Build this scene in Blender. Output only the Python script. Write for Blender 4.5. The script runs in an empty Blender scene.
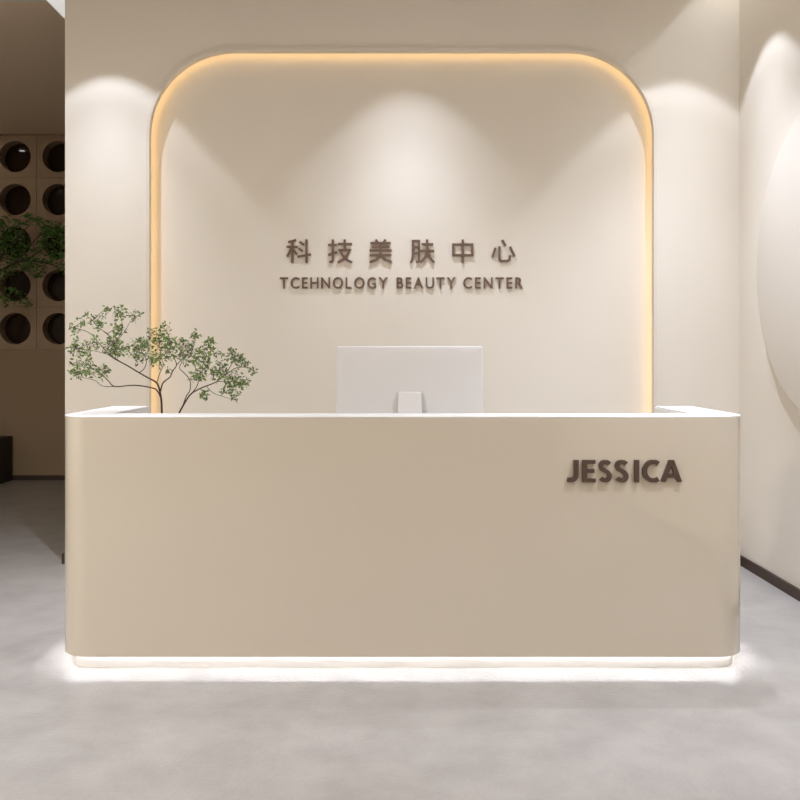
import bpy, bmesh, math, random
from mathutils import Vector, Matrix

S = bpy.context.scene
COL = S.collection
PI = math.pi

# ------------------------------------------------------------------ camera
F = 875.0            # focal length in pixels of the 800 px frame
HC = 1.29            # eye height
cam_d = bpy.data.cameras.new('camera')
cam_d.sensor_width = 36.0
cam_d.lens = F / 800.0 * 36.0
cam_d.shift_y = -43.0 / 800.0
cam_d.clip_start = 0.05
cam = bpy.data.objects.new('camera', cam_d)
cam.location = (0, 0, HC)
cam.rotation_euler = (PI / 2, 0, 0)
COL.objects.link(cam)
S.camera = cam

# ------------------------------------------------------------------ world, exposure
world = bpy.data.worlds.new('world')
world.use_nodes = True
world.node_tree.nodes['Background'].inputs[0].default_value = (1.0, 0.9, 0.78, 1)
world.node_tree.nodes['Background'].inputs[1].default_value = 0.02
S.world = world
S.view_settings.view_transform = 'Standard'
S.view_settings.look = 'None'
S.view_settings.gamma = 1.0
S.view_settings.use_curve_mapping = False
S.view_settings.exposure = 0.10

# room measures
Y_BACK = 5.465       # front face of the wall behind the desk
Y_FAR = 9.18         # end wall of the passage on the left
X_R = 2.12           # right wall
X_L = -6.0
Y_REAR = -3.4
Z_C = 3.63           # ceiling
SLOT_X = 1.92        # left edge of the light slot along the right wall
X_END = -2.092       # left end of the back wall

WARM = (1.0, 0.945, 0.87)
NEUTRAL = (0.91, 0.98, 1.16)


def light(name, kind, loc, energy, color, rot=(0, 0, 0), **kw):
    d = bpy.data.lights.new(name, kind)
    d.energy = energy
    d.color = color
    for k, v in kw.items():
        setattr(d, k, v)
    o = bpy.data.objects.new(name, d)
    o.location = loc
    o.rotation_euler = rot
    COL.objects.link(o)
    return o


WALL_LAMPS = [(-1.81, Y_BACK - 0.45), (0.05, Y_BACK - 0.45), (1.725, Y_BACK - 0.475)]
WIDE_W = [31.0, 31.0, 27.0]
BEAM_W = [98.0, 138.0, 72.0]
BLEND = [0.22, 0.40, 0.22]
for i, (x, y) in enumerate(WALL_LAMPS):
    light('downlight_lamp', 'SPOT', (x, y, Z_C - 0.012), WIDE_W[i], NEUTRAL,
          spot_size=math.radians(79), spot_blend=BLEND[i], shadow_soft_size=0.009)
    light('downlight_beam', 'SPOT', (x, y, Z_C - 0.012), BEAM_W[i], NEUTRAL,
          spot_size=math.radians(64), spot_blend=1.0, shadow_soft_size=0.009)
# downlights farther forward: over the desk ends and in front of the desk
ROOM_LAMPS = [(-1.81, 3.95, 150.0, 64), (1.42, 4.55, 215.0, 84), (-1.81, 2.5, 280.0, 110), (1.72, 2.72, 370.0, 110)]
ROOM_W = 1.0
for (x, y, w, a) in ROOM_LAMPS:
    light('downlight_lamp', 'SPOT', (x, y, Z_C - 0.012), w * ROOM_W, NEUTRAL,
          spot_size=math.radians(a), spot_blend=1.0, shadow_soft_size=0.05)
# soft fill lamps added out of view to raise the ambient light
FILL_LAMPS = [(-3.9, 0.8, 1.1, 188.0), (0.6, -1.6, 1.1, 60.0)]
FILL_W = 1.0
for (x, y, sz, w) in FILL_LAMPS:
    light('fill_lamp', 'AREA', (x, y, Z_C - 0.02), w * FILL_W, WARM, shape='RECTANGLE', size=sz, size_y=sz)

SLOT_E = 12.0
NICHE_E = 3.6
TOE_E = 125.0

# ------------------------------------------------------------------ helpers


def mat(name, color, rough=0.6, spec=0.5, metal=0.0, coat=0.0, emit=None, estr=0.0,
        noise=None, bump=None):
    """Procedural principled material; noise = (scale, other colour, detail), bump = (scale, strength)."""
    m = bpy.data.materials.new(name)
    m.use_nodes = True
    nt = m.node_tree
    b = nt.nodes['Principled BSDF']
    b.inputs['Base Color'].default_value = (*color, 1)
    b.inputs['Roughness'].default_value = rough
    b.inputs['Specular IOR Level'].default_value = spec
    b.inputs['Metallic'].default_value = metal
    b.inputs['Coat Weight'].default_value = coat
    b.inputs['Coat Roughness'].default_value = 0.04
    b.inputs['Coat IOR'].default_value = 1.65
    if emit:
        b.inputs['Emission Color'].default_value = (*emit, 1)
        b.inputs['Emission Strength'].default_value = estr
    if noise or bump:
        tc = nt.nodes.new('ShaderNodeTexCoord')
    if noise:
        n = nt.nodes.new('ShaderNodeTexNoise')
        n.inputs['Scale'].default_value = noise[0]
        n.inputs['Detail'].default_value = noise[2]
        n.inputs['Roughness'].default_value = 0.6
        r = nt.nodes.new('ShaderNodeValToRGB')
        r.color_ramp.elements[0].position = 0.32
        r.color_ramp.elements[1].position = 0.68
        r.color_ramp.elements[0].color = (*color, 1)
        r.color_ramp.elements[1].color = (*noise[1], 1)
        nt.links.new(tc.outputs['Object'], n.inputs['Vector'])
        nt.links.new(n.outputs['Fac'], r.inputs['Fac'])
        nt.links.new(r.outputs['Color'], b.inputs['Base Color'])
    if bump:
        n2 = nt.nodes.new('ShaderNodeTexNoise')
        n2.inputs['Scale'].default_value = bump[0]
        n2.inputs['Detail'].default_value = 6
        bp = nt.nodes.new('ShaderNodeBump')
        bp.inputs['Strength'].default_value = bump[1]
        bp.inputs['Distance'].default_value = 0.01
        nt.links.new(tc.outputs['Object'], n2.inputs['Vector'])
        nt.links.new(n2.outputs['Fac'], bp.inputs['Height'])
        nt.links.new(bp.outputs['Normal'], b.inputs['Normal'])
    return m


M = {}
M['wall'] = mat('cream_plaster', (0.79, 0.735, 0.645), 0.85, 0.2, noise=(1.3, (0.80, 0.745, 0.655), 2))
M['ceiling'] = mat('ceiling_paint', (0.82, 0.765, 0.68), 0.9, 0.2)
M['passage_ceiling'] = mat('passage_ceiling_paint', (0.86, 0.70, 0.53), 0.85, 0.2)
M['taupe'] = mat('taupe_plaster', (0.36, 0.265, 0.175), 0.8, 0.2, noise=(1.1, (0.38, 0.28, 0.187), 2))
M['floor'] = mat('microcement', (0.288, 0.268, 0.247), 0.42, 0.35,
                 noise=(4.5, (0.36, 0.336, 0.311), 12), bump=(60, 0.25))
M['skirting'] = mat('dark_brown_skirting', (0.055, 0.032, 0.021), 0.5, 0.4)
M['desk'] = mat('beige_lacquer', (0.57, 0.505, 0.405), 0.22, 0.5, coat=1.0)
M['top'] = mat('white_solid_surface', (0.80, 0.79, 0.77), 0.35, 0.5)
M['plinth'] = mat('plinth_lacquer', (0.84, 0.82, 0.79), 0.4, 0.4)
M['worktop'] = mat('worktop_laminate', (0.72, 0.66, 0.58), 0.5, 0.4)
M['brown'] = mat('brown_letters', (0.075, 0.045, 0.032), 0.45, 0.5)
M['bronze'] = mat('bronze_letters', (0.175, 0.112, 0.082), 0.42, 0.5, metal=0.25)
M['white'] = mat('white_shell', (0.68, 0.665, 0.65), 0.4, 0.5)
M['screen'] = mat('dark_screen', (0.01, 0.01, 0.012), 0.12, 0.5)
M['disc'] = mat('disc_plaster', (0.71, 0.66, 0.585), 0.8, 0.2)
M['trim'] = mat('niche_trim', (0.75, 0.69, 0.60), 0.6, 0.3)
M['bark'] = mat('bark', (0.055, 0.035, 0.027), 0.8, 0.2, noise=(40, (0.09, 0.06, 0.045), 4))
M['leaf'] = mat('leaf_green', (0.030, 0.075, 0.012), 0.45, 0.3, noise=(75, (0.27, 0.36, 0.11), 2))
M['dark_leaf'] = mat('dark_leaf_green', (0.05, 0.125, 0.022), 0.5, 0.3, noise=(20, (0.13, 0.26, 0.055), 3))
M['planter'] = mat('planter_stone', (0.045, 0.035, 0.028), 0.6, 0.3, noise=(6, (0.06, 0.048, 0.038), 5))
M['soil'] = mat('soil', (0.03, 0.02, 0.014), 0.9, 0.1, noise=(30, (0.05, 0.035, 0.025), 4))
M['block'] = mat('block_stone', (0.44, 0.33, 0.225), 0.85, 0.15, noise=(9, (0.41, 0.30, 0.205), 4))
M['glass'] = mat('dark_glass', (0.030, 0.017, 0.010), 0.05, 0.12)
M['vase'] = mat('vase_ceramic', (0.30, 0.26, 0.22), 0.5, 0.4)
M['metal'] = mat('white_metal', (0.7, 0.68, 0.65), 0.4, 0.5)
M['slot_led'] = mat('slot_light', (0.8, 0.8, 0.8), 0.5, emit=(0.92, 0.98, 1.1), estr=SLOT_E)
M['niche_led'] = mat('niche_light', (0.8, 0.7, 0.5), 0.5, emit=(1.0, 0.66, 0.29), estr=NICHE_E)
M['toe_led'] = mat('toe_light', (0.8, 0.8, 0.8), 0.5, emit=(0.95, 0.98, 1.05), estr=TOE_E)
M['lens'] = mat('lamp_lens', (0.8, 0.8, 0.8), 0.5, emit=(1.0, 0.96, 0.9), estr=4.0)
M['small_lens'] = mat('small_lamp_lens', (0.8, 0.8, 0.8), 0.5, emit=(1.0, 0.95, 0.88), estr=40.0)
M['linear'] = mat('linear_diffuser', (0.8, 0.8, 0.8), 0.6, emit=(1.0, 0.965, 0.93), estr=0.52)


def link_mesh(name, me, m, parent=None, loc=None):
    if m is not None and not me.materials:
        me.materials.append(m)
    o = bpy.data.objects.new(name, me)
    COL.objects.link(o)
    if parent is not None:
        o.parent = parent
    if loc is not None:
        o.location = loc
    return o


def mesh(name, verts, faces, m, parent=None, smooth=False, bevel=0.0, loc=None, doubles=True):
    bm = bmesh.new()
    vs = [bm.verts.new(v) for v in verts]
    for f in faces:
        try:
            bm.faces.new([vs[i] for i in f])
        except ValueError:
            pass
    return from_bm(name, bm, m, parent, smooth, bevel, loc, doubles)


def from_bm(name, bm, m, parent=None, smooth=False, bevel=0.0, loc=None, doubles=True):
    if doubles:
        bmesh.ops.remove_doubles(bm, verts=bm.verts, dist=1e-5)
        bmesh.ops.dissolve_degenerate(bm, edges=bm.edges, dist=1e-6)
    bmesh.ops.recalc_face_normals(bm, faces=bm.faces)
    me = bpy.data.meshes.new(name)
    bm.to_mesh(me)
    bm.free()
    if smooth:
        for p in me.polygons:
            p.use_smooth = True
        me.set_sharp_from_angle(angle=math.radians(35))
    o = link_mesh(name, me, m, parent, loc)
    if bevel:
        b = o.modifiers.new('bevel', 'BEVEL')
        b.width = bevel
        b.segments = 3
        b.limit_method = 'ANGLE'
        b.angle_limit = math.radians(50)
    return o


def add_box(bm, x0, x1, y0, y1, z0, z1):
    v = [bm.verts.new(p) for p in [(x0, y0, z0), (x1, y0, z0), (x1, y1, z0), (x0, y1, z0),
                                   (x0, y0, z1), (x1, y0, z1), (x1, y1, z1), (x0, y1, z1)]]
    for f in [(0, 3, 2, 1), (4, 5, 6, 7), (0, 1, 5, 4), (1, 2, 6, 5), (2, 3, 7, 6), (3, 0, 4, 7)]:
        bm.faces.new([v[i] for i in f])


def boxes(name, bs, m, parent=None, bevel=0.0, loc=None):
    bm = bmesh.new()
    for b in bs:
        add_box(bm, *b)
    return from_bm(name, bm, m, parent, False, bevel, loc, doubles=False)


def add_prism(bm, pts, n, a0, a1, axis):
    """Extrude the 2-D outline pts from a0 to a1 along axis ('x','y','z')."""
    def P(p, a):
        return {'y': (p[0], a, p[1]), 'x': (a, p[0], p[1]), 'z': (p[0], p[1], a)}[axis]
    A = [bm.verts.new(P(p, a0)) for p in pts]
    B = [bm.verts.new(P(p, a1)) for p in pts]
    k = len(pts)
    bm.faces.new(A)
    bm.faces.new(B[::-1])
    for i in range(k):
        j = (i + 1) % k
        bm.faces.new([A[i], A[j], B[j], B[i]])


def structure(o):
    o['kind'] = 'structure'
    return o


def tag(o, label, cat, group=None, kind=None):
    o['label'] = label
    o['category'] = cat
    if group:
        o['group'] = group
    if kind:
        o['kind'] = kind
    return o


def empty(name, loc=(0, 0, 0)):
    o = bpy.data.objects.new(name, None)
    o.empty_display_size = 0.1
    o.location = loc
    COL.objects.link(o)
    return o


def add_tube(bm, pts, radii, seg=7):
    rings = []
    n = len(pts)
    pts = [Vector(p) for p in pts]
    up = Vector((0.13, 0.99, 0.07)).normalized()
    for i, p in enumerate(pts):
        t = (pts[min(i + 1, n - 1)] - pts[max(i - 1, 0)])
        if t.length < 1e-9:
            t = Vector((0, 0, 1))
        t.normalize()
        a = t.cross(up)
        if a.length < 1e-4:
            a = t.cross(Vector((1, 0, 0)))
        a.normalize()
        b = t.cross(a)
        rings.append([bm.verts.new(p + (a * math.cos(2 * PI * k / seg) + b * math.sin(2 * PI * k / seg)) * radii[i])
                      for k in range(seg)])
    for r0, r1 in zip(rings, rings[1:]):
        for k in range(seg):
            bm.faces.new([r0[k], r0[(k + 1) % seg], r1[(k + 1) % seg], r1[k]])
    bm.faces.new(rings[0][::-1])
    bm.faces.new(rings[-1])


def add_lathe(bm, prof, seg=32, c=(0, 0, 0)):
    rings = []
    for r, z in prof:
        rings.append([bm.verts.new((c[0] + r * math.cos(2 * PI * k / seg), c[1] + r * math.sin(2 * PI * k / seg), c[2] + z))
                      for k in range(seg)])
    for r0, r1 in zip(rings, rings[1:]):
        for k in range(seg):
            bm.faces.new([r0[k], r0[(k + 1) % seg], r1[(k + 1) % seg], r1[k]])
    bm.faces.new(rings[0][::-1])
    bm.faces.new(rings[-1])


# ------------------------------------------------------------------ the setting
structure(boxes('floor', [(X_L - .1, X_R + .1, Y_REAR - .1, Y_FAR + .3, -0.1, 0)], M['floor']))
# ceiling of the lobby, with the light slot left open along the right wall
structure(boxes('ceiling', [(X_L - .1, SLOT_X, Y_REAR - .1, Y_BACK + .3, Z_C, Z_C + .05),
                            (SLOT_X - .02, SLOT_X, Y_REAR - .1, Y_BACK + .3, Z_C + .05, Z_C + .30),
                            (SLOT_X - .02, X_R + .1, Y_REAR - .1, Y_BACK + .3, Z_C + .30, Z_C + .35)], M['ceiling']))
structure(boxes('ceiling_passage', [(X_L - .1, X_R + .1, Y_BACK + .3, Y_FAR + .3, Z_C, Z_C + .35)], M['passage_ceiling']))
structure(boxes('wall_right', [(X_R, X_R + .1, Y_REAR, Y_FAR, 0, Z_C + .30)], M['wall']))
structure(boxes('wall_left', [(X_L - .1, X_L, Y_REAR, Y_FAR + .25, 0, Z_C)], M['wall']))
structure(boxes('wall_rear', [(X_L, X_R, Y_REAR - .1, Y_REAR, 0, Z_C)], M['taupe']))

# back wall with the arched niche cut into it
NX0, NX1, NZ, NR = -1.574, 1.593, 3.2076, 0.535


def arch(x0, x1, zt, r, n=28):
    pts = [(x0, 0.0)]
    for k in range(n + 1):
        a = PI - (PI / 2) * k / n
        pts.append((x0 + r + r * math.cos(a), zt - r + r * math.sin(a)))
    for k in range(n + 1):
        a = PI / 2 - (PI / 2) * k / n
        pts.append((x1 - r + r * math.cos(a), zt - r + r * math.sin(a)))
    pts.append((x1, 0.0))
    return pts


N_DEPTH = 0.062
bm = bmesh.new()
outline = [(X_END, 0)] + arch(NX0, NX1, NZ, NR) + [(X_R, 0), (X_R, Z_C + .28), (SLOT_X, Z_C + .28), (SLOT_X, Z_C), (X_END, Z_C)]
# drop the slot step: the wall simply runs up to the ceiling, the slot is closed by the same wall
add_prism(bm, outline, 0, Y_BACK, Y_BACK + N_DEPTH, 'y')
add_prism(bm, [(X_END, 0), (X_R, 0), (X_R, Z_C), (X_END, Z_C)], 0, Y_BACK + N_DEPTH, Y_BACK + N_DEPTH + .1, 'y')
structure(from_bm('wall_back', bm, M['wall'], doubles=False))

# slim lip around the niche
LIP = 0.015


def arch_band(name, o0, o1, y0, y1, m, zlow=0.0, parent=None):
    a = arch(NX0 + o0, NX1 - o0, NZ - o0, NR - o0)
    b = arch(NX0 + o1, NX1 - o1, NZ - o1, NR - o1)
    a = [(x, max(z, zlow)) for x, z in a]
    b = [(x, max(z, zlow)) for x, z in b]
    k = len(a)
    v = [(x, y0, z) for x, z in a] + [(x, y0, z) for x, z in b] + [(x, y1, z) for x, z in a] + [(x, y1, z) for x, z in b]
    f = []
    for i in range(k - 1):
        j = i + 1
        f += [(i, j, k + j, k + i), (2 * k + i, 3 * k + i, 3 * k + j, 2 * k + j),
              (i, 2 * k + i, 2 * k + j, j), (k + i, k + j, 3 * k + j, 3 * k + i)]
    f += [(0, k, 3 * k, 2 * k), (k - 1, 3 * k - 1, 4 * k - 1, 2 * k - 1)]
    return mesh(name, v, f, m, parent, smooth=True)


structure(arch_band('trim_1', -0.004, LIP, Y_BACK - 0.026, Y_BACK + 0.018, M['trim']))
led = arch_band('light_strip', 0.002, 0.010, Y_BACK + 0.022, Y_BACK + 0.030, M['niche_led'], zlow=0.02)
tag(led, 'warm yellow light strip hidden inside the rim of the arched wall niche', 'light strip')

# passage end wall, with the block screen standing in it
BLK_Z0 = 1.363
BLK = 0.4515
structure(boxes('wall_far', [(X_L, X_R, Y_FAR, Y_FAR + .22, 0, BLK_Z0)], M['taupe']))
structure(boxes('wall_far_upper', [(X_L, X_R, Y_FAR + .16, Y_FAR + .22, BLK_Z0, Z_C)], M['taupe']))
SK = 0.06
structure(boxes('baseboard_right', [(X_R - .014, X_R, Y_REAR, Y_FAR, 0, SK)], M['skirting']))
structure(boxes('baseboard_back', [(X_END - .016, NX0 - .006, Y_BACK - .014, Y_BACK, 0, SK + .004),
                                   (NX1 + .006, X_R - .014, Y_BACK - .014, Y_BACK, 0, SK + .004),
                                   (X_END - .016, X_END, Y_BACK - .0, Y_BACK + .22, 0, SK + .004)], M['skirting']))
structure(boxes('baseboard_far', [(X_L, X_R - .014, Y_FAR - .014, Y_FAR, 0, .05)], M['skirting']))
structure(boxes('baseboard_left', [(X_L, X_L + .014, Y_REAR, Y_FAR - .014, 0, SK)], M['skirting']))

# ------------------------------------------------------------------ lamps that belong to the room
t = boxes('light_strip', [(X_R - .035, X_R - .005, Y_REAR + .1, Y_BACK - .02, Z_C + .185, Z_C + .215)], M['slot_led'])
tag(t, 'long light strip in the ceiling slot above the right wall', 'light strip')

lin = empty('linear_light', (-2.17, 6.6, Z_C - .012))
boxes('housing', [(-.137, .14, -1.0, 1.6, -.004, .0)], M['metal'], lin)
boxes('diffuser', [(-.130, .13, -.99, 1.59, -.007, -.004)], M['linear'], lin)
tag(lin, 'white linear ceiling light in the dark passage beyond the wall end', 'ceiling light')

DL = ['round recessed ceiling downlight above the left of the arched niche',
      'round recessed ceiling downlight above the middle of the arched niche',
      'round recessed ceiling downlight in the corner beside the right wall',
      'round recessed ceiling downlight above the left end of the desk',
      'round recessed ceiling downlight above the right end of the desk',
      'round recessed ceiling downlight before the left end of the desk',
      'round recessed ceiling downlight before the right end of the desk']
for (x, y), lab in zip(WALL_LAMPS + [q[:2] for q in ROOM_LAMPS], DL):
    d = empty('downlight', (x, y, Z_C))
    bm = bmesh.new()
    prof = [(0.036, -0.002), (0.036, -0.006), (0.052, -0.006), (0.055, 0.0), (0.036, 0.0)]
    add_lathe(bm, prof, 28)
    from_bm('trim_ring', bm, M['metal'], d, smooth=True)
    bm = bmesh.new()
    add_lathe(bm, [(0.035, -0.003), (0.035, -0.001)], 24)
    from_bm('lens', bm, M['lens'], d)
    tag(d, lab, 'downlight', 'ceiling downlights')
for (x, y), lab in zip([(-4.28, 8.72), (-4.82, 6.33)],
                       ['small ceiling spot lamp close to the block screen in the passage',
                        'small ceiling spot lamp farther from the block screen in the passage']):
    d = empty('spot_lamp', (x, y, Z_C))
    bm = bmesh.new()
    add_lathe(bm, [(0.045, -0.004), (0.05, 0.0)], 20)
    from_bm('trim_ring', bm, M['metal'], d)
    bm = bmesh.new()
    add_lathe(bm, [(0.032, -0.007), (0.032, -0.0045)], 20)
    from_bm('lens', bm, M['small_lens'], d)
    tag(d, lab, 'spot lamp', 'spot lamps in the passage ceiling')

# ------------------------------------------------------------------ round relief disc on the right wall
bm = bmesh.new()
R, T = 0.81, 0.045
prof = [(R, 0.0), (R, T - .012)] + [(R - .012 + .012 * math.cos(a), T - .012 + .012 * math.sin(a)) for a in (.4, .8, 1.2, PI / 2)] + [(0.001, T)]
add_lathe(bm, prof, 128)
disc = from_bm('wall_disc', bm, M['disc'], smooth=True)
disc.rotation_euler = (0, -PI / 2, 0)
disc.location = (X_R, 4.29, 1.78)
tag(disc, 'large flat off-white round disc mounted on the right wall', 'wall disc')

# ------------------------------------------------------------------ reception desk
DX = 0.011
DW = 1.434
YF, YB = 3.60, 4.336
DH = 1.047
DZ0 = 0.055
DR = 0.14


def u_path(o, r, n=14):
    """Left arm, front, right arm of the desk outline moved inward by o."""
    q = max(r - o, 0.0)
    c = max(r, o)
    pts = [(DX - DW + o, YB)]
    for k in range(n + 1):
        a = PI + (PI / 2) * k / n
        pts.append((DX - DW + c + q * math.cos(a), YF + c + q * math.sin(a)))
    for k in range(n + 1):
        a = 1.5 * PI + (PI / 2) * k / n
        pts.append((DX + DW - c + q * math.cos(a), YF + c + q * math.sin(a)))
    pts.append((DX + DW - o, YB))
    return pts


def u_sweep(name, prof, m, parent, yend=None, bevel=0.0):
    k = len(prof)
    paths = [u_path(o, DR) for o, z in prof]
    n = len(paths[0])
    v = []
    for (o, z), p in zip(prof, paths):
        for i, (x, y) in enumerate(p):
            if yend is not None and i in (0, n - 1):
                y = yend
            v.append((x, y, z))
    f = []
    for a in range(k):
        b = (a + 1) % k
        for i in range(n - 1):
            f.append((a * n + i, a * n + i + 1, b * n + i + 1, b * n + i))
    f.append(tuple(a * n for a in range(k)))
    f.append(tuple(a * n + n - 1 for a in reversed(range(k))))
    return mesh(name, v, f, m, parent, smooth=True, bevel=bevel)


desk = empty('reception_desk', (0, 0, 0))
tag(desk, 'long beige gloss reception desk with rounded corners and glowing toe kick', 'reception desk')
TH = 0.178
u_sweep('countertop', [(0, DH - .007), (0, DH), (TH, DH), (TH, DH - .007)], M['top'], desk, bevel=0.003)
u_sweep('counter', [(0, DZ0), (0, DH - .007), (TH, DH - .007), (TH, .0705), (.004, .0705), (.004, DZ0)], M['desk'], desk, bevel=0.0012)
u_sweep('plinth', [(.035, 0.0), (.035, .070), (.15, .070), (.15, 0.0)], M['plinth'], desk, yend=YB - .03)
u_sweep('light_shield', [(.0290, .0648), (.0305, .0648), (.0305, .0700), (.0264, .0700), (.0264, .0670), (.0290, .0670)], M['metal'], desk, yend=YB - .03)  # unseen shield added behind the strip, keeps its glow off the plinth
u_sweep('light_strip', [(.0284, .0650), (.0266, .0668), (.0284, .0668)], M['toe_led'], desk, yend=YB - .03)
u_sweep('inner_panel', [(TH - .001, .752), (TH - .001, DH - .008), (TH + .006, DH - .008), (TH + .006, .752)], M['top'], desk)
boxes('worktop', [(DX - DW + TH, DX + DW - TH, YF + TH, YB - .01, .72, .75)], M['worktop'], desk, bevel=.002)


# --- letters on the desk front, 1.0 = cap height


def stroke_prism(bm, pts, w, y0, y1, closed=False):
    """Ribbon of width w along pts (x, z) with mitred corners, extruded from y0 to y1."""
    P = [Vector((p[0], p[1])) for p in pts]
    n = len(P)
    L, Rr = [], []
    for i in range(n):
        if closed:
            d0 = (P[i] - P[i - 1]).normalized()
            d1 = (P[(i + 1) % n] - P[i]).normalized()
        else:
            d1 = (P[min(i + 1, n - 1)] - P[min(i, n - 2)]).normalized()
            d0 = (P[max(i, 1)] - P[max(i - 1, 0)]).normalized()
        n0 = Vector((-d0.y, d0.x))
        n1 = Vector((-d1.y, d1.x))
        m = (n0 + n1)
        m = m.normalized() if m.length > 1e-6 else n1
        s = (w / 2) / max(0.45, m.dot(n1))
        L.append(P[i] + m * s)
        Rr.append(P[i] - m * s)
    v = {}
    for y in (y0, y1):
        v[y] = ([bm.verts.new((q.x, y, q.y)) for q in L], [bm.verts.new((q.x, y, q.y)) for q in Rr])
    rng = range(n) if closed else range(n - 1)
    for i in rng:
        j = (i + 1) % n
        for y in (y0, y1):
            a, b = v[y]
            bm.faces.new([a[i], a[j], b[j], b[i]])
        for s in (0, 1):
            bm.faces.new([v[y0][s][i], v[y0][s][j], v[y1][s][j], v[y1][s][i]])
    if not closed:
        for i in (0, n - 1):
            bm.faces.new([v[y0][0][i], v[y0][1][i], v[y1][1][i], v[y1][0][i]])


def arc(cx, cz, rx, rz, a0, a1, n=14):
    return [(cx + rx * math.cos(math.radians(a0 + (a1 - a0) * k / n)),
             cz + rz * math.sin(math.radians(a0 + (a1 - a0) * k / n))) for k in range(n + 1)]


W = 0.205      # stem width for cap height 1


def big_letter(ch):
    """(strokes, advance width) for cap height 1; strokes = (points, width)."""
    h = W / 2
    if ch == 'J':
        return [([(.40, 1.0), (.40, .36)] + arc(.18, .33, .22, .225, 0, -92, 9) + [(.04, .115)], W)], .51
    if ch == 'E':
        e = .165
        return [([(h, 0), (h, 1)], W), ([(h, 1 - e / 2), (.57, 1 - e / 2)], e), ([(h, .51), (.53, .51)], e), ([(h, e / 2), (.585, e / 2)], e)], .585
    if ch == 'I':
        return [([(h, 0), (h, 1)], W)], W
    if ch == 'C':
        return [(arc(.49, .50, .39, .42, 55, 305, 26), .205)], .76
    if ch == 'S':
        p = arc(.315, .735, .215, .185, 28, 180, 10)
        p += [(.105, .70), (.15, .60), (.29, .525), (.42, .455)]
        p += arc(.305, .27, .215, .19, 40, -152, 12)
        return [(p, .20)], .59
    if ch == 'A':
        return [([(.105, 0), (.45, .985)], .21), ([(.825, 0), (.48, .985)], .21), ([(.22, .29), (.71, .29)], .16), ([(.36, .94), (.57, .94)], .12)], .93


pxd = YF / F
SPANS = [(566.8, 578.2), (582.0, 595.2), (598.2, 611.2), (614.4, 628.0), (633.7, 638.6), (641.8, 659.0), (660.2, 681.2)]
LH = 22.2 * pxd
for ch, (xa, xb) in zip('JESSICA', SPANS):
    bm = bmesh.new()
    for k, (pts, w) in enumerate(big_letter(ch)[0]):
        stroke_prism(bm, [(p[0] * LH, p[1] * LH) for p in pts], w * LH, -.013 - .00005 * k, 0.0)
    for v in bm.verts:      # stroke ends are cut level with the cap line and the base line
        v.co.z = min(max(v.co.z, 0.0), LH)
    lo, hi = min(v.co.x for v in bm.verts), max(v.co.x for v in bm.verts)
    for v in bm.verts:
        v.co.x = (v.co.x - lo) / (hi - lo) * (xb - xa) * pxd
    from_bm('letter', bm, M['brown'], desk, loc=((xa - 400) * pxd, YF, HC - (482.0 - 357) * pxd), doubles=False)

# ------------------------------------------------------------------ lettering on the niche wall
YN = Y_BACK + N_DEPTH
pxn = YN / F
GL = {
    'ke': [[(40, 97), (8, 88)], [(1, 68), (46, 68)], [(24, 92), (24, 0)], [(22, 64), (3, 26)], [(27, 56), (43, 36)],
           [(54, 90), (70, 77)], [(50, 62), (66, 49)], [(46, 26), (100, 36)], [(82, 99), (82, 0)]],
    'ji': [[(1, 76), (37, 76)], [(20, 99), (20, 10), (17, 5), (5, 5)], [(1, 34), (38, 46)], [(40, 80), (99, 80)],
           [(69, 99), (69, 54)], [(43, 54), (89, 54), (79, 33), (63, 15), (39, 1)], [(50, 52), (60, 32), (77, 13), (99, 2)]],
    'mei': [[(29, 99), (38, 86)], [(71, 99), (62, 86)], [(7, 84), (93, 84)], [(13, 68.5), (87, 68.5)], [(3, 53), (97, 53)],
            [(50, 84), (50, 53)], [(4, 33), (96, 33)], [(50, 46), (46, 27), (30, 12), (4, 3)], [(53, 32), (66, 15), (96, 3)]],
    'fu': [[(10, 60), (10, 40), (8, 16), (2, 0)], [(10, 58), (10, 93), (36, 93), (36, 9), (33, 5), (23, 5)], [(10, 67), (36, 67)],
           [(10, 41), (36, 41)], [(47, 79), (95, 79)], [(42, 51), (99, 51)], [(70, 99), (70, 51), (62, 24), (42, 2)],
           [(71, 50), (80, 23), (99, 2)]],
    'zhong': [[(50, 99), (50, 0)]],
    'xin': [[(16, 64), (4, 24)], [(33, 70), (33, 15), (39, 8), (68, 8), (76, 13), (79, 32)], [(45, 97), (60, 72)], [(78, 69), (97, 28)]],
}
HAN = [('ke', 286.5, 311), ('ji', 328, 352.3), ('mei', 368.8, 392.5), ('fu', 410.3, 434.3), ('zhong', 451.6, 473.6), ('xin', 491.5, 515)]
sign = empty('wall_lettering', (0, YN, 0))
tag(sign, 'upper row of six large bronze-brown Chinese characters on the niche wall', 'wall lettering')
TK = 0.0105
for g, xa, xb in HAN:
    wpx = xb - xa
    sx, sz = wpx / 100 * pxn, 23.6 / 100 * pxn
    bm = bmesh.new()
    for k, s in enumerate(GL[g]):
        stroke_prism(bm, [(p[0] * sx, p[1] * sz) for p in s], 2.2 * pxn, -TK - .0002 * k, 0)
    if g == 'zhong':
        stroke_prism(bm, [(p[0] * sx, p[1] * sz) for p in [(7, 78), (93, 78), (93, 33), (7, 33)]], 2.2 * pxn, -TK - .0004, 0, closed=True)
    from_bm('character', bm, M['bronze'], sign, loc=((xa - 400) * pxn, 0, HC + (357 - 263.0) * pxn), doubles=False)

sign2 = empty('wall_lettering', (0, YN, 0))
tag(sign2, 'lower row of small bronze-brown capital letters under the Chinese characters', 'wall lettering')
_dg = bpy.context.evaluated_depsgraph_get


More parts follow.
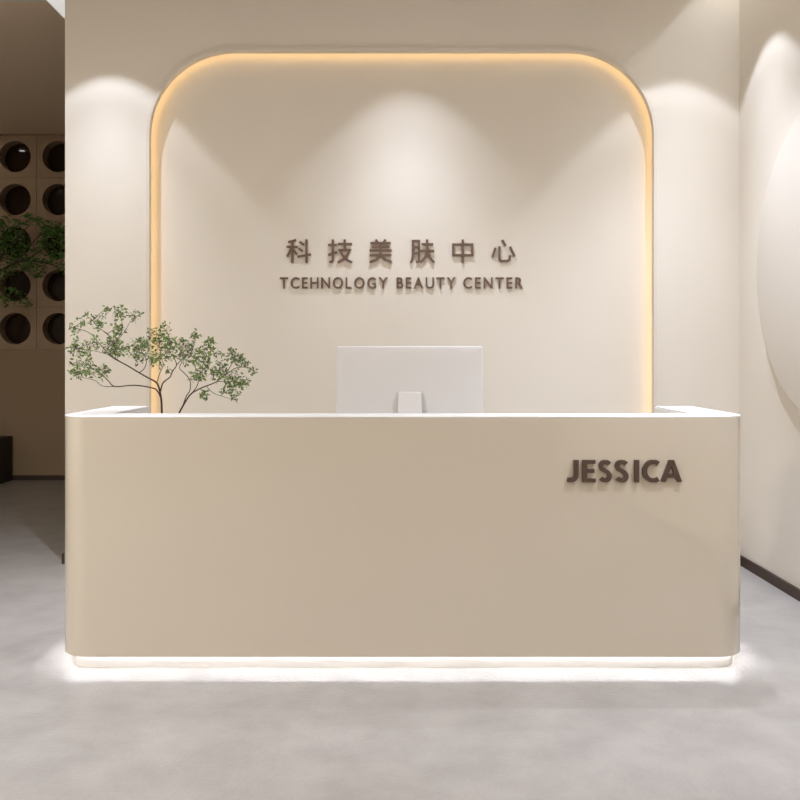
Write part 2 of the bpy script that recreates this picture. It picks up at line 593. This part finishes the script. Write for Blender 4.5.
def font_letter(ch, thick, squeeze=1.0):
    """One capital of the built-in typeface as a mesh: cap height 1, left edge at 0."""
    c = bpy.data.curves.new('letter', 'FONT')
    c.body = ch
    c.size = 1.0
    c.extrude = thick / 2
    c.offset = 0.012
    c.resolution_u = 6
    o = bpy.data.objects.new('letter_source', c)
    COL.objects.link(o)
    bpy.context.view_layer.update()
    me = bpy.data.meshes.new_from_object(o.evaluated_get(_dg()))
    bpy.data.objects.remove(o)
    bpy.data.curves.remove(c)
    xs = [v.co.x for v in me.vertices]
    x0, x1 = min(xs), max(xs)
    for v in me.vertices:
        v.co = Vector(((v.co.x - x0) * squeeze, -(v.co.z + thick / 2), v.co.y))
    me.flip_normals()
    return me, (x1 - x0) * squeeze


cap = font_letter('E', 0.1)[0]
CAPH = max(v.co.z for v in cap.vertices) - min(v.co.z for v in cap.vertices)
CAPB = min(v.co.z for v in cap.vertices)
for word, xa, xb in [('TCEHNOLOGY', 280.0, 387.6), ('BEAUTY', 396.6, 455.6), ('CENTER', 463.2, 522.8)]:
    hh = 11.2 * pxn
    sc = hh / CAPH
    ls = [font_letter(ch, 0.010 / sc, 0.86) for ch in word]
    tot = sum(w for _, w in ls) * sc
    gap = ((xb - xa) * pxn - tot) / (len(word) - 1)
    x = (xa - 400) * pxn
    for me, w in ls:
        for v in me.vertices:
            v.co = v.co * sc
        me.materials.clear()
        link_mesh('letter', me, M['bronze'], sign2, loc=(x, 0, HC + (357 - 288.6) * pxn - CAPB * sc))
        x += w * sc + gap

# ------------------------------------------------------------------ monitor seen from behind
MY = 4.06
pm = MY / F
mx = (409.7 - 400) * pm
mw = 146.5 * pm / 2
mt = HC + 11 * pm
mb = mt - 0.50
mon = empty('monitor', (mx, MY, 0.75))
tag(mon, 'white desktop monitor seen from behind on the desk', 'monitor')


def rrect(w, z0, z1, r, n=6):
    pts = []
    for cx, cz, a0 in ((w - r, z1 - r, 0), (-w + r, z1 - r, 90), (-w + r, z0 + r, 180), (w - r, z0 + r, 270)):
        for k in range(n + 1):
            a = math.radians(a0 + 90 * k / n)
            pts.append((cx + r * math.cos(a), cz + r * math.sin(a)))
    return pts


# shell: rings from the rim to the bulging back (towards -y, the camera side)
zc = (mt + mb) / 2 - .75
hh2 = (mt - mb) / 2
v, f = [], []
rings = [(1.0, .010), (1.0, 0.0), (.994, -.003), (.98, -.006), (.95, -.0085), (.88, -.011), (.7, -.0125), (.3, -.013)]
base = rrect(mw, -hh2, hh2, .012)
k = len(base)
for s, y in rings:
    v += [(x * s, y, zc + z * s) for x, z in base]
for a in range(len(rings) - 1):
    for i in range(k):
        j = (i + 1) % k
        f.append((a * k + i, a * k + j, (a + 1) * k + j, (a + 1) * k + i))
f.append(tuple(range(k)))
f.append(tuple((len(rings) - 1) * k + i for i in range(k)))
mesh('back_shell', v, f, M['white'], mon, smooth=True)
bm = bmesh.new()
add_prism(bm, rrect(mw - .012, zc - hh2 + .06, zc + hh2 - .012, .004), 0, .0101, .0115, 'y')
from_bm('screen', bm, M['screen'], mon)
nz = HC - (391.8 - 357) * pm - .75
bm = bmesh.new()
w0, w1 = .0525, .062
secs = [(-.018, nz, w0), (-.026, nz - .004, w0 + .0003), (-.048, nz - .12, w0 + .004), (-.066, .02, w1), (-.066, .008, w1)]
A = [[bm.verts.new((sx * w, y + dy, z)) for sx, dy in ((-1, 0), (1, 0), (1, .012), (-1, .012))] for y, z, w in secs]
for a, b in zip(A, A[1:]):
    for i in range(4):
        j = (i + 1) % 4
        bm.faces.new([a[i], a[j], b[j], b[i]])
bm.faces.new(A[0])
bm.faces.new(A[-1][::-1])
from_bm('stand_neck', bm, M['white'], mon, bevel=.003)
boxes('stand_foot', [(-.075, .075, -.09, .10, 0.0, .009)], M['white'], mon, bevel=.003)

# ------------------------------------------------------------------ branches in a vase behind the counter
BY = 3.98
VX = (171 - 400) * BY / F
vase = None
bm = bmesh.new()
prof = [(.05, 0), (.075, .03), (.085, .09), (.07, .15), (.045, .19), (.045, .215), (.037, .215), (.037, .19), (.05, .15), (.03, .02)]
add_lathe(bm, prof, 32)
vase = from_bm('vase', bm, M['vase'], smooth=True, loc=(VX, BY, .75))
tag(vase, 'stoneware vase behind the counter holding the two leafy branches', 'vase')

rnd = random.Random(11)


def P3(zx, zy, dy):
    """Point of the branch drawing (4x zoom of the corner) to the world at depth BY + dy."""
    px, py = 60 + zx / 4.0, 290 + zy / 4.0
    y = BY + dy
    return Vector(((px - 400) * y / F, y, HC - (py - 357) * y / F))


def smooth_line(pts, sub=4):
    out = []
    n = len(pts)
    for i in range(n - 1):
        p0, p1, p2, p3 = pts[max(i - 1, 0)], pts[i], pts[i + 1], pts[min(i + 2, n - 1)]
        for k in range(sub):
            t_ = k / sub
            out.append(0.5 * ((2 * p1) + (p2 - p0) * t_ + (2 * p0 - 5 * p1 + 4 * p2 - p3) * t_ ** 2
                              + (3 * p1 - p0 - 3 * p2 + p3) * t_ ** 3))
    out.append(pts[-1])
    return out


def add_leaf(bm, p, d, L, wd, rn):
    d = d.normalized()
    s = d.cross(Vector((rn.uniform(-1, 1), rn.uniform(-1, 1), rn.uniform(-1, 1))))
    if s.length < 1e-3:
        s = d.cross(Vector((0, 0, 1)))
    s.normalize()
    nrm = d.cross(s)
    pts = [p, p + d * L * .35 + s * wd * .5 + nrm * wd * .18, p + d * L * .7 + s * wd * .36 + nrm * wd * .12, p + d * L,
           p + d * L * .7 - s * wd * .36 + nrm * wd * .12, p + d * L * .35 - s * wd * .5 + nrm * wd * .18]
    mid1, mid2 = p + d * L * .35, p + d * L * .7
    v = [bm.verts.new(q) for q in pts]
    m1, m2 = bm.verts.new(mid1), bm.verts.new(mid2)
    bm.faces.new([v[0], v[1], m1])
    bm.faces.new([v[1], v[2], m2, m1])
    bm.faces.new([v[2], v[3], m2])
    bm.faces.new([v[3], v[4], m2])
    bm.faces.new([v[4], v[5], m1, m2])
    bm.faces.new([v[5], v[0], m1])


def branch(name, label, base_pt, lines, clusters, lean, seed, group):
    rn = random.Random(seed)
    root = empty(name, base_pt)
    bm = bmesh.new()
    lb = bmesh.new()
    skel = []
    inv = Matrix.Translation(-Vector(base_pt))
    for pts, r0, r1, d0, d1 in lines:
        n = len(pts)
        p3 = [P3(x, y, d0 + (d1 - d0) * i / (n - 1)) for i, (x, y) in enumerate(pts)]
        sm = smooth_line(p3)
        if pts is lines[0][0]:
            sm = [Vector(base_pt)] + sm
        m = len(sm)
        rad = [r0 + (r1 - r0) * i / (m - 1) for i in range(m)]
        add_tube(bm, [inv @ q for q in sm], rad, 7)
        skel += sm[m // 4:]
    for (cx, cy, cr, cnt) in clusters:
        c0 = P3(cx, cy, 0)
        near = min(skel, key=lambda q: (q.x - c0.x) ** 2 + (q.z - c0.z) ** 2)
        dyc = near.y - BY
        c = P3(cx, cy, dyc + rn.uniform(-.05, .05))
        add_tube(bm, [inv @ near, inv @ near.lerp(c, .5) + Vector((0, 0, .006)), inv @ c], [.0017, .0013, .0009], 5)
        ntw = max(2, cnt // 6)
        tips = []
        for k in range(ntw):
            a = rn.uniform(0, 2 * PI)
            rr = cr * math.sqrt(rn.uniform(.1, 1.0))
            q = P3(cx + rr * math.cos(a), cy + rr * math.sin(a) * .9, dyc + rn.uniform(-.07, .07))
            tips.append(q)
            add_tube(bm, [inv @ c, inv @ c.lerp(q, .55) + Vector((0, 0, .003)), inv @ q], [.0010, .0008, .0006], 4)
        for k in range(int(cnt * 1.9)):
            a = rn.uniform(0, 2 * PI)
            rr = cr * 1.12 * math.sqrt(rn.uniform(0.0, 1.0))
            q = P3(cx + rr * math.cos(a), cy + rr * math.sin(a), dyc + rn.uniform(-.08, .08))
            d = Vector((rn.uniform(-1, 1), rn.uniform(-.8, .8), rn.uniform(-.9, .7)))
            L = rn.uniform(.012, .023)
            add_leaf(lb, inv @ q, d, L, L * rn.uniform(.40, .58), rn)
            if k % 4 == 0:
                add_tube(bm, [inv @ min(tips + [c], key=lambda t_: (t_ - q).length), inv @ q], [.0007, .0005], 3)
    from_bm('stem', bm, M['bark'], root, smooth=True, doubles=False)
    from_bm('leaves', lb, M['leaf'], root, doubles=False)
    tag(root, label, 'branch', group)
    return root


A_lines = [
    ([(408, 520), (407, 480), (405, 440), (398, 400), (385, 370), (350, 350), (315, 330), (265, 300), (210, 270), (180, 240), (150, 205), (115, 170), (55, 150)], .0052, .0012, 0, -.10),
    ([(403, 430), (390, 405), (370, 392), (300, 381), (220, 386), (195, 365), (175, 345), (150, 325), (100, 308), (40, 295)], .0036, .0010, 0, -.22),
    ([(220, 386), (170, 384), (140, 362), (90, 350), (55, 335)], .0016, .0008, -.1, -.2),
    ([(402, 405), (410, 375), (425, 360), (440, 348), (450, 325), (466, 300), (455, 270), (440, 245), (440, 200)], .0036, .0012, 0, .08),
    ([(318, 330), (336, 315), (345, 290), (338, 262), (322, 240)], .0022, .0010, -.02, .06),
    ([(200, 265), (212, 220), (240, 180), (250, 140), (232, 85)], .0020, .0009, -.06, -.16),
    ([(205, 190), (180, 170), (158, 152), (130, 122), (100, 98)], .0016, .0008, -.09, -.02),
    ([(212, 215), (190, 175), (150, 150), (130, 120)], .0015, .0008, -.09, -.02),
    ([(387, 372), (398, 335), (412, 300), (402, 250), (395, 200)], .0017, .0009, .02, -.12),
    ([(466, 300), (500, 262), (528, 228), (542, 182)], .0018, .0009, .06, .1),
    ([(215, 220), (255, 170), (290, 115), (325, 98)], .0014, .0007, -.1, -.14),
    ([(262, 300), (200, 262), (120, 240), (60, 235)], .0015, .0008, -.05, -.18),
]
A_cl = [(190, 75, 14, 10), (240, 92, 26, 26), (150, 125, 30, 30), (105, 95, 10, 7), (60, 150, 28, 16), (300, 105, 25, 14), (232, 158, 26, 26),
        (210, 220, 36, 62), (240, 240, 30, 30), (130, 215, 30, 24), (70, 235, 32, 30), (110, 245, 15, 10), (310, 235, 38, 58), (340, 215, 20, 18),
        (380, 180, 30, 34), (420, 160, 26, 20), (385, 280, 27, 38), (440, 212, 26, 36), (430, 252, 27, 32), (395, 230, 34, 26),
        (90, 300, 36, 30), (60, 330, 26, 22), (120, 322, 25, 20), (172, 325, 26, 28), (430, 318, 11, 6), (322, 268, 26, 16), (100, 130, 20, 8)]
B_lines = [
    ([(470, 520), (478, 490), (500, 450), (525, 415), (570, 390), (620, 370), (660, 340), (710, 310), (770, 312)], .0046, .0012, 0, .02),
    ([(492, 462), (505, 425), (520, 400), (519, 360), (495, 330), (478, 310), (500, 270), (530, 240), (545, 185)], .0026, .0010, 0, .12),
    ([(525, 415), (545, 390), (556, 360), (565, 330), (598, 280), (602, 205)], .0022, .0009, 0, -.12),
    ([(585, 383), (610, 410), (645, 424), (700, 440)], .0016, .0008, .01, -.08),
    ([(660, 340), (690, 290), (700, 255), (690, 235)], .0018, .0009, .02, .1),
    ([(625, 366), (690, 366), (740, 375)], .0018, .0009, .02, -.1),
    ([(560, 394), (575, 408), (590, 430)], .0014, .0008, 0, -.05),
]
B_cl = [(500, 225, 30, 36), (545, 180, 14, 14), (600, 202, 16, 15), (520, 265, 36, 46), (570, 270, 30, 28), (590, 232, 26, 20), (630, 255, 16, 8),
        (560, 330, 30, 28), (540, 345, 22, 16), (640, 310, 30, 34), (690, 260, 26, 30), (720, 280, 20, 20), (690, 238, 10, 6), (775, 325, 12, 9),
        (740, 292, 16, 12), (690, 350, 36, 46), (735, 370, 18, 18), (700, 385, 26, 26), (700, 430, 13, 12), (575, 420, 18, 16), (660, 400, 16, 10),
        (480, 262, 20, 14), (620, 340, 24, 14), (590, 300, 22, 14)]
branch('leafy_branch', 'larger leafy green branch spreading left over the desk end', (VX - .03, BY, .78), A_lines, A_cl, 0, 5, 'branches in the vase')
branch('leafy_branch', 'smaller leafy green branch leaning right beside the larger one', (VX + .03, BY, .78), B_lines, B_cl, 0, 8, 'branches in the vase')

# ------------------------------------------------------------------ hollow block screen in the end wall of the passage
screen = empty('block_screen', (0, Y_FAR, BLK_Z0))
tag(screen, 'taupe screen of hollow blocks with round holes in the dark passage', 'block screen')
pxf = Y_FAR / F
bx0 = (36.5 - 400) * pxf


def block_mesh():
    """One square block with a round hole, front face at y = 0, .135 deep, centred on x and z."""
    h = BLK / 2 - .0022
    r = .1655
    n = 48
    bm = bmesh.new()
    rows = []
    for y in (0.0, .135):
        C_ = [bm.verts.new((r * math.cos(2 * PI * k / n), y, r * math.sin(2 * PI * k / n))) for k in range(n)]
        Q = []
        for k in range(n):
            a = 2 * PI * k / n
            m = max(abs(math.cos(a)), abs(math.sin(a)))
            Q.append(bm.verts.new((h * math.cos(a) / m, y, h * math.sin(a) / m)))
        rows.append((C_, Q))
    for k in range(n):
        j = (k + 1) % n
        for C_, Q in rows:
            bm.faces.new([C_[k], C_[j], Q[j], Q[k]])
        (C0, Q0), (C1, Q1) = rows
        bm.faces.new([C0[k], C1[k], C1[j], C0[j]])
        bm.faces.new([Q0[k], Q0[j], Q1[j], Q1[k]])
    bmesh.ops.recalc_face_normals(bm, faces=bm.faces)
    me = bpy.data.meshes.new('hollow_block')
    bm.to_mesh(me)
    bm.free()
    return me


bme = block_mesh()
for row in range(5):
    for c in range(-3, 2):
        link_mesh('hollow_block', bme, M['block'], screen, loc=(bx0 + (c + .5) * BLK, 0, (row + .5) * BLK))
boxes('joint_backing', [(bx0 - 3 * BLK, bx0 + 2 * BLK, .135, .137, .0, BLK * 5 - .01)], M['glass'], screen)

# ------------------------------------------------------------------ planter and tree at the far left
pl = empty('planter', (-4.5, 8.75, 0))
PXR = (13.0 - 400) * pxf + 4.5
boxes('box', [(-.55, PXR, -.35, -.32, 0, .465), (-.55, PXR, .38, .412, 0, .465), (-.55, -.52, -.32, .38, 0, .465),
              (PXR - .03, PXR, -.32, .38, 0, .465), (-.52, PXR - .03, -.32, .38, 0, .05)], M['planter'], pl)
boxes('soil', [(-.52, PXR - .03, -.32, .38, .05, .42)], M['soil'], pl)
tag(pl, 'dark low planter box against the passage end wall', 'planter')


def F3(px, py, y):
    return Vector(((px - 400) * y / F, y, HC - (py - 357) * y / F))


tr = empty('potted_tree', (-4.42, 8.75, .42))
tag(tr, 'dark green leafy tree in front of the block screen in the passage', 'tree')
bm = bmesh.new()
lb = bmesh.new()
o0 = Vector((-4.42, 8.75, .42))
rn = random.Random(3)
trunk = [Vector((-4.42, 8.75, .40)), Vector((-4.45, 8.74, 1.0)), F3(-22, 300, 8.72), F3(-8, 275, 8.7), F3(5, 250, 8.7)]
add_tube(bm, [q - o0 for q in smooth_line(trunk)], [.03 - .022 * i / 16 for i in range(17)], 8)
limbs = [[(-8, 275), (15, 262), (35, 240), (52, 228)], [(5, 250), (20, 235), (32, 222)], [(-8, 275), (18, 262), (42, 262), (60, 268)],
         [(-15, 288), (5, 300), (18, 300), (27, 304)], [(0, 258), (-15, 235), (-20, 215)], [(15, 262), (30, 258), (45, 248), (66, 244)]]
for L in limbs:
    y0 = 8.7
    pts = [F3(x, y, y0 + rn.uniform(-.12, .12)) for x, y in L]
    sm = smooth_line(pts)
    add_tube(bm, [q - o0 for q in sm], [.009 - .006 * i / (len(sm) - 1) for i in range(len(sm))], 6)
CL = [(28, 219, 7, 22), (38, 220, 4, 10), (12, 226, 9, 40), (16, 240, 12, 70), (6, 248, 9, 50), (0, 232, 9, 40), (26, 252, 9, 40), (20, 262, 9, 40), (8, 268, 9, 34),
      (30, 266, 5, 14), (38, 274, 5, 16), (36, 262, 5, 12), (40, 246, 6, 18), (52, 228, 8, 30), (44, 229, 6, 20), (60, 230, 5, 16), (48, 240, 8, 32), (58, 250, 8, 32),
      (52, 257, 6, 20), (62, 240, 6, 20), (58, 266, 4, 10), (64, 270, 3, 8), (12, 292, 6, 18), (6, 300, 7, 22), (20, 298, 6, 16), (27, 305, 3, 8), (-6, 250, 12, 60),
      (-8, 275, 10, 40), (-4, 296, 6, 20), (-14, 228, 12, 50), (70, 250, 8, 26), (46, 264, 5, 10), (2, 220, 6, 14)]
for cx, cy, cr, n in CL:
    yc = 8.7 + rn.uniform(-.2, .2)
    c = F3(cx, cy, yc)
    for k in range(int(n * 1.8)):
        a = rn.uniform(0, 2 * PI)
        rr = 1.25 * cr * math.sqrt(rn.random())
        q = F3(cx + rr * math.cos(a), cy + rr * math.sin(a) * .8, yc + rn.uniform(-.1, .1))
        L = rn.uniform(.032, .06)
        add_leaf(lb, q - o0, Vector((rn.uniform(-1, 1), rn.uniform(-1, 1), rn.uniform(-.8, .5))), L, L * .45, rn)
    add_tube(bm, [c - o0 + Vector((-.03, 0, -.02)), c - o0 + Vector((.03, 0, .02))], [.003, .002], 4)
from_bm('trunk', bm, M['bark'], tr, smooth=True, doubles=False)
from_bm('leaves', lb, M['dark_leaf'], tr, doubles=False)
